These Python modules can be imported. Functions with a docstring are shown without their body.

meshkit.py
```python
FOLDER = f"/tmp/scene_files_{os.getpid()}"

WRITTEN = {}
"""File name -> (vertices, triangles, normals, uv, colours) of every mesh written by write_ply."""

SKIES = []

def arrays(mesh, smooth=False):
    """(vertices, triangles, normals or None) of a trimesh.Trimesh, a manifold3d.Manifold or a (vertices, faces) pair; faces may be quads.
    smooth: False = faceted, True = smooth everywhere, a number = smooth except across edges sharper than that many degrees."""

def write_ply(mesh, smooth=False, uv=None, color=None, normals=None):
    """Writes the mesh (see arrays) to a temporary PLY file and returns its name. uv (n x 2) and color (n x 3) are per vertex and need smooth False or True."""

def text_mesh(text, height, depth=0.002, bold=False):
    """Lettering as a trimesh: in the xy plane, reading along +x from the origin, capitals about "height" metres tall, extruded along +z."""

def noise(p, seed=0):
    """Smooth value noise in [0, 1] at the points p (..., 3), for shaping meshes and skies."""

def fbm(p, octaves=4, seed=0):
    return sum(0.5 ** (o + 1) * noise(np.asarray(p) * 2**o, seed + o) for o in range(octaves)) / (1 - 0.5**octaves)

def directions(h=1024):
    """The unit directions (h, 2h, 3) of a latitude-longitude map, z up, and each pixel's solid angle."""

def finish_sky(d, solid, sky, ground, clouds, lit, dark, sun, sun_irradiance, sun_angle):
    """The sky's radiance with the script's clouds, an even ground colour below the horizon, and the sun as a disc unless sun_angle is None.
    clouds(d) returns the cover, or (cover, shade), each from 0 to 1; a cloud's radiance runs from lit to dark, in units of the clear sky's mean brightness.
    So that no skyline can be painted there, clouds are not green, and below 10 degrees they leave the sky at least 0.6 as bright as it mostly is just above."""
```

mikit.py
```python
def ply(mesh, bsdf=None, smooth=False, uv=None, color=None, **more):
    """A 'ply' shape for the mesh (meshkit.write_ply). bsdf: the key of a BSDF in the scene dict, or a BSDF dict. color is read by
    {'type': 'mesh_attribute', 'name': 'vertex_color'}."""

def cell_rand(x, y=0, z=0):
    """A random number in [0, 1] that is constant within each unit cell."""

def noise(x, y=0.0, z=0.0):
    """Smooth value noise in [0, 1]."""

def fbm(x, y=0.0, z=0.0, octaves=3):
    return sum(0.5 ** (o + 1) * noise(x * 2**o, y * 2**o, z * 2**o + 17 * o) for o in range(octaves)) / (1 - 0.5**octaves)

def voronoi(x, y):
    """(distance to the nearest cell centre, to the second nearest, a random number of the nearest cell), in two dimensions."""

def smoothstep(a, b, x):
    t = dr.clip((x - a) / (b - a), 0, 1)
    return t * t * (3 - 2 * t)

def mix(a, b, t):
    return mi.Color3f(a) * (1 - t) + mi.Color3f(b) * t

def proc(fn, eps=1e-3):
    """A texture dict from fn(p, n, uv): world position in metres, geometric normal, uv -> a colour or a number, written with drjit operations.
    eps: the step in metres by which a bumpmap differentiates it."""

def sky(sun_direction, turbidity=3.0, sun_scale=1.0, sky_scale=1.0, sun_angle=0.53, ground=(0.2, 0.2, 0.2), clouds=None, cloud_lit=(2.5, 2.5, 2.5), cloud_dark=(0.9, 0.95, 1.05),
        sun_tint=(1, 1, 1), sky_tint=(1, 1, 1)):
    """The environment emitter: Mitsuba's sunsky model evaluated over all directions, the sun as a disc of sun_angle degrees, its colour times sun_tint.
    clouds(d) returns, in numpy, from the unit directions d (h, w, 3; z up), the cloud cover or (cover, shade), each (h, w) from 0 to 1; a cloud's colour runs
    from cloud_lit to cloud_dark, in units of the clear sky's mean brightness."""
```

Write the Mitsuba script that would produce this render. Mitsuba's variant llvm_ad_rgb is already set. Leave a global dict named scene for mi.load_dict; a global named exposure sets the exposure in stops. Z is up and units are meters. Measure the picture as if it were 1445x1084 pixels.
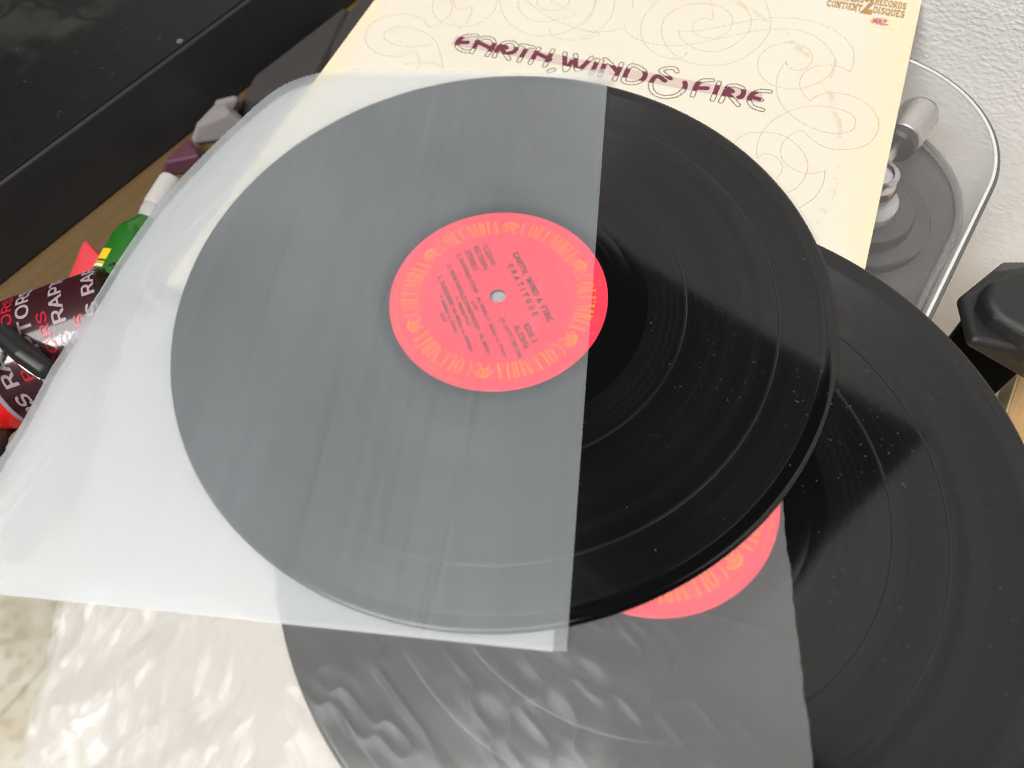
import math
import numpy as np
import trimesh
import shapely
from shapely.geometry import Polygon, LineString, MultiPolygon, Point, box as sbox
from shapely.ops import unary_union
from shapely import affinity
import manifold3d as m3
import drjit as dr
import mitsuba as mi
import mikit
import meshkit
from mikit import proc, noise, fbm, smoothstep, mix, ply

T = mi.ScalarTransform4f
scene, labels = {'type': 'scene'}, {}

# ------------------------------------------------------------------ camera, lamps, exposure
CAM = np.array([0.00174, -0.20967, 0.28480])
FWD = np.array([0.0, 0.49544, -0.86864])
UPV = np.array([0.11628, 0.86275, 0.49208])
scene['camera'] = {
    'type': 'thinlens', 'fov': 67.66, 'fov_axis': 'x',
    'to_world': T().look_at(origin=CAM.tolist(), target=(CAM + FWD).tolist(), up=UPV.tolist()),
    'aperture_radius': 0.0021, 'focus_distance': 0.36, 'near_clip': 0.02, 'far_clip': 20.0}
exposure = 0.0
LAMP_MAIN, LAMP_FILL = 8.5, 24.0
# (centre, half sizes, radiance) of the ceiling panel light and the added fill panel
LAMPS = [((-0.50, -0.44, 1.95), (0.62, 0.36), LAMP_MAIN), ((-1.15, -1.2, 1.95), (0.62, 0.36), LAMP_FILL)]  # second panel is an unseen fill lamp added to brighten the wall

# ------------------------------------------------------------------ helpers
def uniq(key):
    taken = lambda q: q in scene or any(o.startswith(q + '__') for o in scene)
    if not taken(key):
        return key
    k = 1
    while taken(f'{key}_{k:03d}'):
        k += 1
    return f'{key}_{k:03d}'

def part(name, mesh, bsdf, smooth=False, parent=None, uv=None, **more):
    key = uniq((parent + '__' if parent else '') + name)
    scene[key] = ply(mesh, bsdf, smooth=smooth, uv=uv, **more)
    return key

def tag(key, label, cat=None, group=None, kind=None):
    labels[key] = {'label': label}
    if cat: labels[key]['category'] = cat
    if group: labels[key]['group'] = group
    if kind: labels[key]['kind'] = kind

def stuff(key, label=None):
    labels[key] = {'kind': 'stuff'}
    if label: labels[key]['label'] = label

def cat(ms):
    return trimesh.util.concatenate(ms)

def polys(g):
    if g.is_empty: return []
    if g.geom_type == 'Polygon': return [g]
    return [p for p in g.geoms if p.geom_type == 'Polygon' and p.area > 1e-12]

def flat(g, z, depth=None):
    """shapely shape -> a sheet at height z (or a slab down to z-depth)"""
    out = []
    for p in polys(g):
        if depth:
            m = trimesh.creation.extrude_polygon(p, depth, engine='earcut')
            m.apply_translation([0, 0, z - depth])
        else:
            v, f = trimesh.creation.triangulate_polygon(p, engine='earcut')
            e1, e2 = v[f[0, 1]] - v[f[0, 0]], v[f[0, 2]] - v[f[0, 0]]; n = e1[0] * e2[1] - e1[1] * e2[0]
            f = f if n > 0 else f[:, ::-1]
            m = trimesh.Trimesh(np.c_[v, np.full(len(v), z)], f, process=False)
        out.append(m)
    return cat(out)

def tube(pts, r, n=10, caps=True):
    pts = np.asarray(pts, float)
    rs = np.broadcast_to(r, len(pts))
    V, F = [], []
    t = np.gradient(pts, axis=0); t /= np.linalg.norm(t, axis=1, keepdims=True)
    ref = np.array([0, 0, 1.0]) if abs(t[0][2]) < .9 else np.array([1.0, 0, 0])
    u = np.cross(t[0], ref); u /= np.linalg.norm(u)
    for i in range(len(pts)):
        u = u - t[i] * (u @ t[i]); u /= np.linalg.norm(u); w = np.cross(t[i], u)
        for k in range(n):
            a = 2 * math.pi * k / n
            V.append(pts[i] + rs[i] * (math.cos(a) * u + math.sin(a) * w))
    for i in range(len(pts) - 1):
        for k in range(n):
            a, b = i * n + k, i * n + (k + 1) % n
            F += [[a, b, b + n], [a, b + n, a + n]]
    if caps:
        c0, c1 = len(V), len(V) + 1
        V += [pts[0], pts[-1]]
        e = (len(pts) - 1) * n
        for k in range(n):
            F += [[c0, (k + 1) % n, k], [c1, e + k, e + (k + 1) % n]]
    return trimesh.Trimesh(V, F, process=False)

def lathe(profile, n=96, axis=None, origin=(0, 0, 0)):
    """profile: [(r, z)], turned about z, optionally re-aimed along axis"""
    p = np.asarray(profile, float)
    a = np.linspace(0, 2 * math.pi, n, endpoint=False)
    V = np.stack([np.outer(np.cos(a), p[:, 0]), np.outer(np.sin(a), p[:, 0]), np.tile(p[:, 1], (n, 1))], -1).reshape(-1, 3)
    k = len(p); F = []
    for i in range(n):
        j = (i + 1) % n
        for q in range(k - 1):
            A, B, C, D = i * k + q, j * k + q, j * k + q + 1, i * k + q + 1
            F += [[A, B, C], [A, C, D]]
    m = trimesh.Trimesh(V, F, process=False)
    if axis is not None:
        m.apply_transform(trimesh.geometry.align_vectors([0, 0, 1], np.asarray(axis) / np.linalg.norm(axis)))
    m.apply_translation(origin)
    return m

def rbox(cx, cy, z0, z1, hx, hy, dirx, r=0.003, seg=10):
    """rounded box; dirx: its x direction in plan"""
    m = m3.Manifold.batch_hull([m3.Manifold.sphere(r, seg * 4).translate((sx * (hx - r), sy * (hy - r), z)) for sx in (-1, 1) for sy in (-1, 1) for z in (z0 + r, z1 - r)])
    mm = m.to_mesh(); m = trimesh.Trimesh(mm.vert_properties[:, :3], mm.tri_verts, process=False)
    d = np.asarray(dirx) / np.linalg.norm(dirx)
    M = np.eye(4); M[:2, 0] = d; M[:2, 1] = [-d[1], d[0]]; M[:2, 3] = [cx, cy]
    m.apply_transform(M)
    return m

def hull(points, r=0.002, seg=12):
    m = m3.Manifold.batch_hull([m3.Manifold.sphere(r, seg).translate(tuple(map(float, p))) for p in points]).to_mesh()
    return trimesh.Trimesh(m.vert_properties[:, :3], m.tri_verts, process=False)

def spline(pts, n=8):
    """Catmull-Rom through the points"""
    p = np.asarray(pts, float)
    if len(p) < 3: return p
    q = np.vstack([2 * p[0] - p[1], p, 2 * p[-1] - p[-2]])
    out = []
    for i in range(len(p) - 1):
        a, b, c, d = q[i:i + 4]
        for t in np.arange(n) / n:
            out.append(.5 * ((2 * b) + (c - a) * t + (2 * a - 5 * b + 4 * c - d) * t * t + (3 * b - a - 3 * c + d) * t ** 3))
    return np.array(out + [p[-1]])

def blob(points, radii, rough=0.0, freq=30, edge=0.006, seed=1, smooth=6):
    """a soft lump: union of spheres, refined, smoothed and crumpled"""
    m = m3.Manifold.batch_boolean([m3.Manifold.sphere(r, 24).translate(tuple(map(float, p))) for p, r in zip(points, radii)], m3.OpType.Add).refine_to_length(edge).to_mesh()
    t = trimesh.Trimesh(m.vert_properties[:, :3], m.tri_verts)
    trimesh.smoothing.filter_taubin(t, iterations=smooth)
    if rough:
        n = t.vertex_normals
        d = np.abs(meshkit.fbm(t.vertices * freq, 3, seed) - .5) * 2
        t.vertices = t.vertices + n * ((d - .3) * rough)[:, None]
    return t

def rgb(*c): return {'type': 'rgb', 'value': list(c)}
def bs(name, **p):
    twosided = p.pop('two', True)
    d = {'type': 'principled', **p}
    scene[name] = {'type': 'twosided', 'b': d} if twosided else d
    return name

# ------------------------------------------------------------------ materials
bs('m_vinyl', base_color=rgb(.0035, .0035, .0037), roughness=.09, specular=.5)
def groove_rough(p, n, uv):
    r = uv.x
    return .36 + .16 * noise(r * 1300, 3.0) + .12 * noise(r * 220, 9.0)
def groove_mix(p, n, uv):
    r = uv.x
    return .14 + .34 * noise(r * 1500, 7.0) * noise(r * 260, 2.0) + .12 * noise(r * 90, 5.0)
scene['m_groove'] = {'type': 'twosided', 'b': {'type': 'blendbsdf', 'weight': proc(groove_mix),
    'a': {'type': 'principled', 'base_color': rgb(.0035, .0035, .0037), 'roughness': .07, 'specular': .5},
    'b': {'type': 'principled', 'base_color': rgb(.0035, .0035, .0037), 'roughness': proc(groove_rough), 'anisotropic': .97, 'specular': .8}}}
bs('m_gap', base_color=rgb(.012, .012, .012), roughness=.16, specular=.55)
def label_red(p, n, uv):
    k = fbm(p.x * 300, p.y * 300, 1.0)
    return mix([.86, .035, .075], [.9, .05, .09], k)
bs('m_label', base_color=proc(label_red), roughness=.42, specular=.4)
bs('m_orange', base_color=rgb(.84, .235, .002), roughness=.45)
bs('m_ink', base_color=rgb(.035, .010, .014), roughness=.5)
bs('m_dust', base_color=rgb(.42, .41, .38), roughness=.9)

A_DIR = np.array([.89, -.456]); A_DIR = A_DIR / np.linalg.norm(A_DIR)
B_DIR = np.array([-A_DIR[1], A_DIR[0]])
def jacket_col(p, n, uv):
    a = p.x * float(A_DIR[0]) + p.y * float(A_DIR[1]); b = p.x * float(B_DIR[0]) + p.y * float(B_DIR[1])
    base = mix([.75, .685, .555], [.775, .72, .605], fbm(a * 25, b * 25, 2.0))
    edge = dr.maximum(smoothstep(.128, .156, a + .016 * (fbm(a * 30, b * 30, 5.0) - .5)), smoothstep(-.138, -.160, a + .02 * (fbm(a * 40, b * 40, 7.0) - .5)))
    base = mix(base, [.84, .71, .46], edge * .75)
    # the ring that the records inside have worn along the right side
    r = dr.sqrt(dr.square(a + .003) + dr.square(b - .128))
    rr = r + .004 * (noise(a * 160, b * 50, 1.0) - .5)
    ring = smoothstep(.131, .1350, rr) * (1 - smoothstep(.1355, .1375, rr)) * smoothstep(.40, .72, fbm(a * 260, b * 260, 3.0, octaves=4)) * smoothstep(.02, .07, a)
    base = mix(base, [.52, .42, .22], ring * .4)
    blot = smoothstep(.58, .8, fbm(a * 60, b * 60, 8.0)) * smoothstep(-.10, -.15, a)
    return mix(base, [.66, .55, .30], blot * .5)
bs('m_jacket', base_color=proc(jacket_col), roughness=.5, specular=.35)
bs('m_jacket_edge', base_color=rgb(.55, .49, .36), roughness=.85)
bs('m_swirl', base_color=rgb(.50, .40, .24), roughness=.7)
bs('m_outline', base_color=rgb(.12, .065, .06), roughness=.7)
bs('m_maroon', base_color=rgb(.155, .026, .052), roughness=.6)
bs('m_mauve', base_color=rgb(.64, .50, .44), roughness=.6)
bs('m_gold', base_color=rgb(.42, .24, .075), roughness=.6)
bs('m_tape', base_color=rgb(.85, .70, .44), roughness=.35)
bs('m_pen', base_color=rgb(.42, .03, .16), roughness=.6)

# thin polythene: part of the light goes straight through, the rest is scattered or mirrored by the film
def film(name, base, opacity, spec, diff, rough, eta):
    scene[name] = {'type': 'mask', 'opacity': opacity, 'b': {'type': 'principledthin', 'base_color': rgb(*base), 'roughness': rough, 'spec_trans': spec, 'diff_trans': diff, 'eta': eta}}
def haze_film(p, n, uv):
    # the film's own cloudiness: faint lengthwise streaks of the blown polythene and milky patches
    s = p.x * -.978 + p.y * .209; t = p.x * -.209 + p.y * -.978
    k = fbm(s * 420, t * 5, 1.0) - .5
    c = fbm(s * 16 + 3, t * 11, 4.0) - .5
    cling = 1 - smoothstep(.046, .060, dr.sqrt(p.x * p.x + p.y * p.y))      # clings to the paper label
    return .455 + .07 * k + .18 * c - .14 * cling
film('m_film', (.885, .945, .99), proc(haze_film), .50, .5, .32, 2.3)
film('m_film_back', (.955, .95, .94), .72, .25, .5, .35, 2.0)
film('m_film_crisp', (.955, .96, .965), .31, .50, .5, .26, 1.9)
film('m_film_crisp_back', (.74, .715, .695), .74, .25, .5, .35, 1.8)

def plaster_bump(p, n, uv):
    k = fbm(p.x * 560, p.y * 560, p.z * 560, octaves=2)
    return .00032 * smoothstep(.35, .75, k)
scene['m_wall'] = {'type': 'twosided', 'b': {'type': 'bumpmap', 'tex': proc(plaster_bump, 4e-4), 'scale': 1.0,
    'b': {'type': 'principled', 'base_color': rgb(.88, .875, .865), 'roughness': .45, 'specular': .4}}}
def wood_col(p, n, uv):
    s = p.x * .67 + p.y * .742; t = p.x * -.742 + p.y * .67
    g = fbm(s * 6, t * 130, p.z * 40) * .6 + .4 * noise(s * 12, t * 700 + 4 * noise(s * 5, t * 20), 2.0)
    return mix([.50, .29, .115], [.66, .43, .20], g)
bs('m_wood', base_color=proc(wood_col), roughness=.42)
def wood_shaded(p, n, uv):
    return wood_col(p, n, uv) * .22  # pale wood darkened: shade at the left put into its colour
bs('m_wood_shaded', base_color=proc(wood_shaded), roughness=.42)
bs('m_wood_edge', base_color=rgb(.66, .50, .30), roughness=.5)
def marble(p, n, uv):
    k = fbm(p.x * 26 + 2 * noise(p.x * 9, p.y * 9), p.y * 26, 4.0, octaves=4)
    v = 1 - dr.abs(fbm(p.x * 17, p.y * 21, 8.0, octaves=4) - .5) * 9
    c = mix([.78, .71, .55], [.92, .87, .75], smoothstep(.25, .75, k))
    c = mix(c, [.86, .83, .74], smoothstep(.25, 1.0, v) * .6)
    d = smoothstep(.69, .76, noise(p.x * 95, p.y * 95, 3.0))
    return mix(c, [.50, .42, .28], d * .4)
bs('m_floor', base_color=proc(marble), roughness=.3)
bs('m_grout', base_color=rgb(.36, .30, .20), roughness=.9)

def black_dust(p, n, uv):
    s = p.x * .67 + p.y * .742; t = p.x * -.742 + p.y * .67
    k = fbm(s * 34, t * 34, 2.0, octaves=4)
    ridge = dr.abs(fbm(s * 15 + 3, t * 21, 6.0) - .5)
    wiped = smoothstep(.035, .012, ridge) * 1.0
    d = smoothstep(.38, .72, k) * (1 - wiped * .8) * smoothstep(.0, .02, t - .372)
    sp = smoothstep(.84, .9, noise(s * 500, t * 500, 1.0)) * .25
    return mix([.006, .006, .006], [.06, .056, .048], dr.clip(d * .42 + sp * .4, 0, 1))
bs('m_black_top', base_color=proc(black_dust), roughness=.5, specular=.35)
bs('m_black_front_lit', base_color=rgb(.030, .033, .039), roughness=.42, specular=.5)  # lighter, cooler than the lid: light caught by the front put into colour
bs('m_screen', base_color=rgb(.004, .004, .004), roughness=.9, specular=.04)
bs('m_black', base_color=rgb(.012, .012, .012), roughness=.45)
def clamp_bump(p, n, uv): return .00022 * noise(p.x * 2600, p.y * 2600, p.z * 2600)
scene['m_black_tex'] = {'type': 'twosided', 'b': {'type': 'bumpmap', 'tex': proc(clamp_bump, 1e-4), 'scale': 1.0,
    'b': {'type': 'principled', 'base_color': rgb(.016, .016, .016), 'roughness': .42, 'specular': .5}}}
def plinth_col(p, n, uv):
    k = fbm(p.x * 60, p.y * 60, 3.0, octaves=4)
    return mix([.050, .048, .050], [.075, .072, .074], k)
bs('m_plinth', base_color=proc(plinth_col), roughness=.38)  # black plinth greyed for dust and the reflected haze of the cover
bs('m_plinth_side', base_color=rgb(.02, .02, .02), roughness=.4)
bs('m_disc', base_color=rgb(.05, .049, .052), roughness=.28)
scene['m_chrome'] = {'type': 'roughconductor', 'material': 'Cr', 'alpha': .12}
scene['m_steel'] = {'type': 'roughconductor', 'material': 'Al', 'alpha': .22, 'specular_reflectance': rgb(.72, .71, .70)}
bs('m_greyplastic', base_color=rgb(.42, .41, .40), roughness=.3)
scene['m_pane'] = {'type': 'thindielectric', 'int_ior': 1.49}
scene['m_acrylic'] = {'type': 'dielectric', 'int_ior': 1.49}
bs('m_cover_glint', base_color=rgb(.72, .72, .70), roughness=.2, specular=.6)  # bright glint line of the clear rim, painted as a colour
bs('m_cover_glint_dark', base_color=rgb(.10, .10, .10), roughness=.2, specular=.6)  # dark line beside the rim glint, painted as a colour
bs('m_cover_edge', base_color=rgb(.55, .55, .54), roughness=.15, spec_trans=.75, eta=1.49, two=False)
bs('m_wrap', base_color=rgb(.035, .006, .010), roughness=.12, clearcoat=1.0)
bs('m_wrap_red', base_color=rgb(.42, .02, .035), roughness=.2)
bs('m_wrap_dark', base_color=rgb(.13, .012, .03), roughness=.2)
bs('m_wrap_white', base_color=rgb(.36, .29, .31), roughness=.25)
bs('m_red', base_color=rgb(.80, .012, .012), roughness=.2, clearcoat=1.0)
bs('m_white', base_color=rgb(.50, .47, .45), roughness=.4)
bs('m_green', base_color=rgb(.012, .12, .008), roughness=.08, clearcoat=1.0)
bs('m_yellow', base_color=rgb(.75, .50, .02), roughness=.4)
bs('m_cloth_grey', base_color=rgb(.045, .040, .039), roughness=.9)  # pouch colour darkened for the shade in the left gap
bs('m_cloth_brown', base_color=rgb(.17, .135, .11), roughness=.9)
bs('m_tissue', base_color=rgb(.24, .22, .22), roughness=.9)  # pale tissue darkened: shade of the gap put into its colour
bs('m_plum', base_color=rgb(.10, .03, .05), roughness=.6)
bs('m_red_matte', base_color=rgb(.62, .05, .06), roughness=.5)
bs('m_lampframe', base_color=rgb(.8, .8, .8), roughness=.5)

# ------------------------------------------------------------------ the setting: wall, floor
WN = np.array([.722, .692]); WD = .322                       # wall normal in plan and its distance
WT = np.array([-WN[1], WN[0]])                               # along the wall
def wall_pt(s, z, off=0.0): q = WN * (WD - off) + WT * s; return [q[0], q[1], z]
def wall_slab(s0, s1, z0, z1, o0, o1):
    P = [wall_pt(s, z, o) for s in (s0, s1) for z in (z0, z1) for o in (o0, o1)]
    return trimesh.convex.convex_hull(np.array(P))
labels[part('wall', wall_slab(-1.6, 1.5, -.76, 1.7, -.08, 0), 'm_wall')] = {'kind': 'structure'}
FZ = -.75
scene['floor'] = ply(trimesh.creation.box((4.4, 4.4, .02), T_ := trimesh.transformations.translation_matrix([-.3, -.9, FZ - .0145])), 'm_grout')
labels['floor'] = {'kind': 'structure'}
seam_dir = np.array([.033, .040]); seam_dir = seam_dir / np.linalg.norm(seam_dir)
seam_n = np.array([-seam_dir[1], seam_dir[0]])
tile_c = np.array([-.708, -.023])
for i in range(-3, 4):
    for j in range(-3, 4):
        c = tile_c + seam_n * (.4572 * (i + .5)) + seam_dir * (.4572 * (j + .35))
        m = trimesh.creation.box((.4552, .4552, .012)); v = m.vertices
        v[:, :2] *= np.where(v[:, 2:] > 0, 1.0, 1.0)
        M = np.eye(4); M[:2, 0] = seam_dir; M[:2, 1] = seam_n; M[:3, 3] = [c[0], c[1], FZ - .006]
        m.apply_transform(M)
        part('tile', m, 'm_floor', parent='floor')

# ------------------------------------------------------------------ overhead ceiling light and an added fill panel (both out of frame)
for k, (c, h, L) in enumerate(LAMPS):
    key = uniq('ceiling_light__diffuser').split('__')[0] if k == 0 else f'ceiling_light_{k:03d}'
    q = trimesh.Trimesh([[-h[0], -h[1], 0], [h[0], -h[1], 0], [h[0], h[1], 0], [-h[0], h[1], 0]], [[0, 2, 1], [0, 3, 2]], process=False)
    q.apply_translation(c)
    scene[key + '__diffuser'] = ply(q, 'm_white', emitter={'type': 'area', 'radiance': rgb(L, L * .99, L * .97)})
    fr = flat(sbox(-h[0] - .03, -h[1] - .03, h[0] + .03, h[1] + .03).difference(sbox(-h[0] - .001, -h[1] - .001, h[0] + .001, h[1] + .001)), .02, .04)
    fr.apply_translation(c)
    scene[key + '__frame'] = ply(fr, 'm_lampframe')
    tag(key, ['white ceiling light panel above the records', 'added unseen fill light panel that brightens the wall'][k], 'ceiling light', 'ceiling light panels')

SWIRLS = [[(-115.7,175.3),(-122.3,181.0),(-129.9,183.1),(-137.4,182.1),(-145.7,177.0),(-151.0,168.6),(-149.8,157.4),(-143.7,148.8),(-133.7,144.5),(-122.6,145.5),(-116.8,149.6),(-113.9,152.9),(-109.2,147.4),(-107.0,142.7),(-106.7,138.8)],
[(-93.3,145.1),(-96.6,151.2),(-105.2,163.3),(-114.6,169.9),(-126.0,171.8),(-134.4,170.1),(-138.8,165.5),(-139.1,160.2),(-134.3,156.4),(-125.8,154.8),(-116.3,156.6),(-109.1,160.6),(-106.9,162.8)],
[(-116.1,139.9),(-108.2,144.8),(-98.7,146.1),(-90.6,143.3)],
[(-115.7,175.3),(-110.4,180.7),(-108.6,190.0),(-109.9,197.6),(-113.8,203.5),(-118.6,208.2)],
[(-125.7,206.1),(-121.1,192.3),(-115.0,185.2),(-105.4,181.3),(-95.5,182.3),(-87.8,188.4),(-84.2,198.3),(-84.8,208.0),(-88.7,216.9)],
[(-113.6,207.6),(-108.2,198.1),(-102.9,196.6),(-98.9,201.8),(-96.2,194.7),(-95.5,185.2),(-97.3,178.9)],
[(-86.7,217.5),(-79.8,203.5),(-71.7,194.2),(-59.6,187.4),(-48.5,187.5),(-38.1,192.9),(-30.5,202.7),(-27.1,214.3),(-27.2,225.0),(-30.5,234.0)],
[(-75.6,220.8),(-70.2,208.3),(-62.2,200.9),(-55.4,199.5),(-47.5,201.8),(-40.8,207.3),(-35.1,213.2),(-45.3,216.7),(-54.4,220.9),(-61.0,225.0)],
[(-64.5,224.0),(-60.3,214.2),(-54.7,211.3),(-48.8,212.3),(-43.9,216.1),(-43.0,224.3),(-44.3,229.9)],
[(-72.0,219.8),(-64.6,213.9),(-48.7,205.0),(-33.6,200.9),(-19.8,199.9),(-15.0,201.7)],
[(-45.8,196.3),(-43.7,191.2),(-37.8,188.4),(-29.6,189.3),(-21.3,193.3),(-15.8,198.7)],
[(-29.7,234.2),(-26.1,217.5),(-26.8,208.6),(-28.7,203.3)],
[(-18.3,237.5),(-14.3,219.0),(-15.7,208.1),(-19.8,198.4),(-25.2,193.1)],
[(-7.7,240.6),(-4.3,226.9)],
[(-4.2,211.0),(-0.9,205.0),(8.2,200.4),(17.8,199.7),(27.7,201.4),(39.0,206.6),(53.5,216.8),(70.2,228.3),(84.8,233.9),(96.9,234.5),(108.0,227.9),(115.1,217.8),(117.1,211.5),(116.1,200.2)],
[(-27.2,199.0),(-20.2,199.8),(-11.5,202.8),(-4.3,208.3)],
[(9.4,245.7),(4.6,224.7),(5.5,211.6),(10.9,199.4),(18.6,192.7),(27.4,190.1),(34.8,192.3),(37.0,198.9)],
[(16.4,216.8),(19.9,206.7),(26.4,197.8),(33.7,192.0),(43.4,189.7),(52.0,191.1),(61.0,195.1),(69.7,205.6),(75.4,219.8),(76.5,234.8),(72.1,248.5),(65.7,262.2)],
[(16.4,216.8),(17.0,227.4),(23.6,238.0),(33.0,243.3),(43.5,243.9),(51.8,238.7),(54.7,232.0),(54.4,222.6),(50.3,216.2),(44.1,213.4),(38.0,214.9),(33.9,220.2),(34.8,227.0),(39.7,230.9),(43.1,230.4),(41.7,237.6),(35.2,253.2)],
[(26.8,215.2),(30.3,208.9),(37.4,203.8),(47.0,201.9),(55.1,205.6),(61.9,214.9),(65.4,226.8),(64.6,236.8),(59.2,246.6),(49.6,257.5)],
[(27.0,214.7),(38.2,218.6),(51.6,227.3),(61.0,233.9),(74.2,241.2),(88.1,245.3),(100.5,244.7),(113.6,239.5),(122.9,228.9),(125.8,217.6),(125.3,207.6)],
[(90.9,206.4),(92.8,202.4),(97.7,200.8),(101.8,203.4),(104.3,211.4),(102.4,218.3),(97.0,222.3),(89.9,223.0),(82.5,218.8),(77.1,210.6),(76.3,201.0),(79.5,191.9),(85.9,185.9),(94.2,184.4),(102.7,187.0),(111.3,194.7),(115.7,204.9),(116.2,215.1)],
[(125.9,207.7),(121.0,210.2),(114.2,210.4),(106.9,206.7),(101.9,199.8),(101.4,190.7),(104.4,183.7),(109.0,178.6)],
[(90.9,206.4),(89.0,195.8),(90.1,183.6),(95.0,172.2),(102.7,164.4),(112.4,159.3),(121.3,157.5),(129.5,159.3),(134.1,163.7),(134.5,169.6),(132.5,173.9),(126.6,176.7),(117.9,176.8),(108.5,173.9),(100.0,166.9),(94.0,158.4),(90.3,147.3),(90.1,136.0),(92.0,128.3)],
[(109.0,178.6),(113.2,184.7),(121.2,189.0),(131.2,188.6),(139.5,183.6),(145.3,174.6),(146.0,165.1),(142.8,155.3),(135.4,149.3),(126.4,146.4),(117.6,148.8),(111.2,154.0),(109.9,155.2)],
[(109.9,155.2),(105.3,151.3),(102.1,143.0),(102.6,135.3),(106.6,128.8),(113.5,125.7),(119.7,125.8),(125.9,130.2)],
[(78.9,137.2),(82.8,144.1),(89.8,147.5),(98.2,149.0),(106.3,146.0),(113.6,138.8),(117.2,130.8),(116.9,121.6),(114.7,114.2),(111.5,109.9)],
[(125.9,130.2),(126.4,120.2),(123.7,109.8),(118.6,101.9)],
[(92.0,128.3),(94.7,132.4),(99.4,132.7),(103.8,129.5),(105.5,123.9),(104.2,117.4)]]
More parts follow.
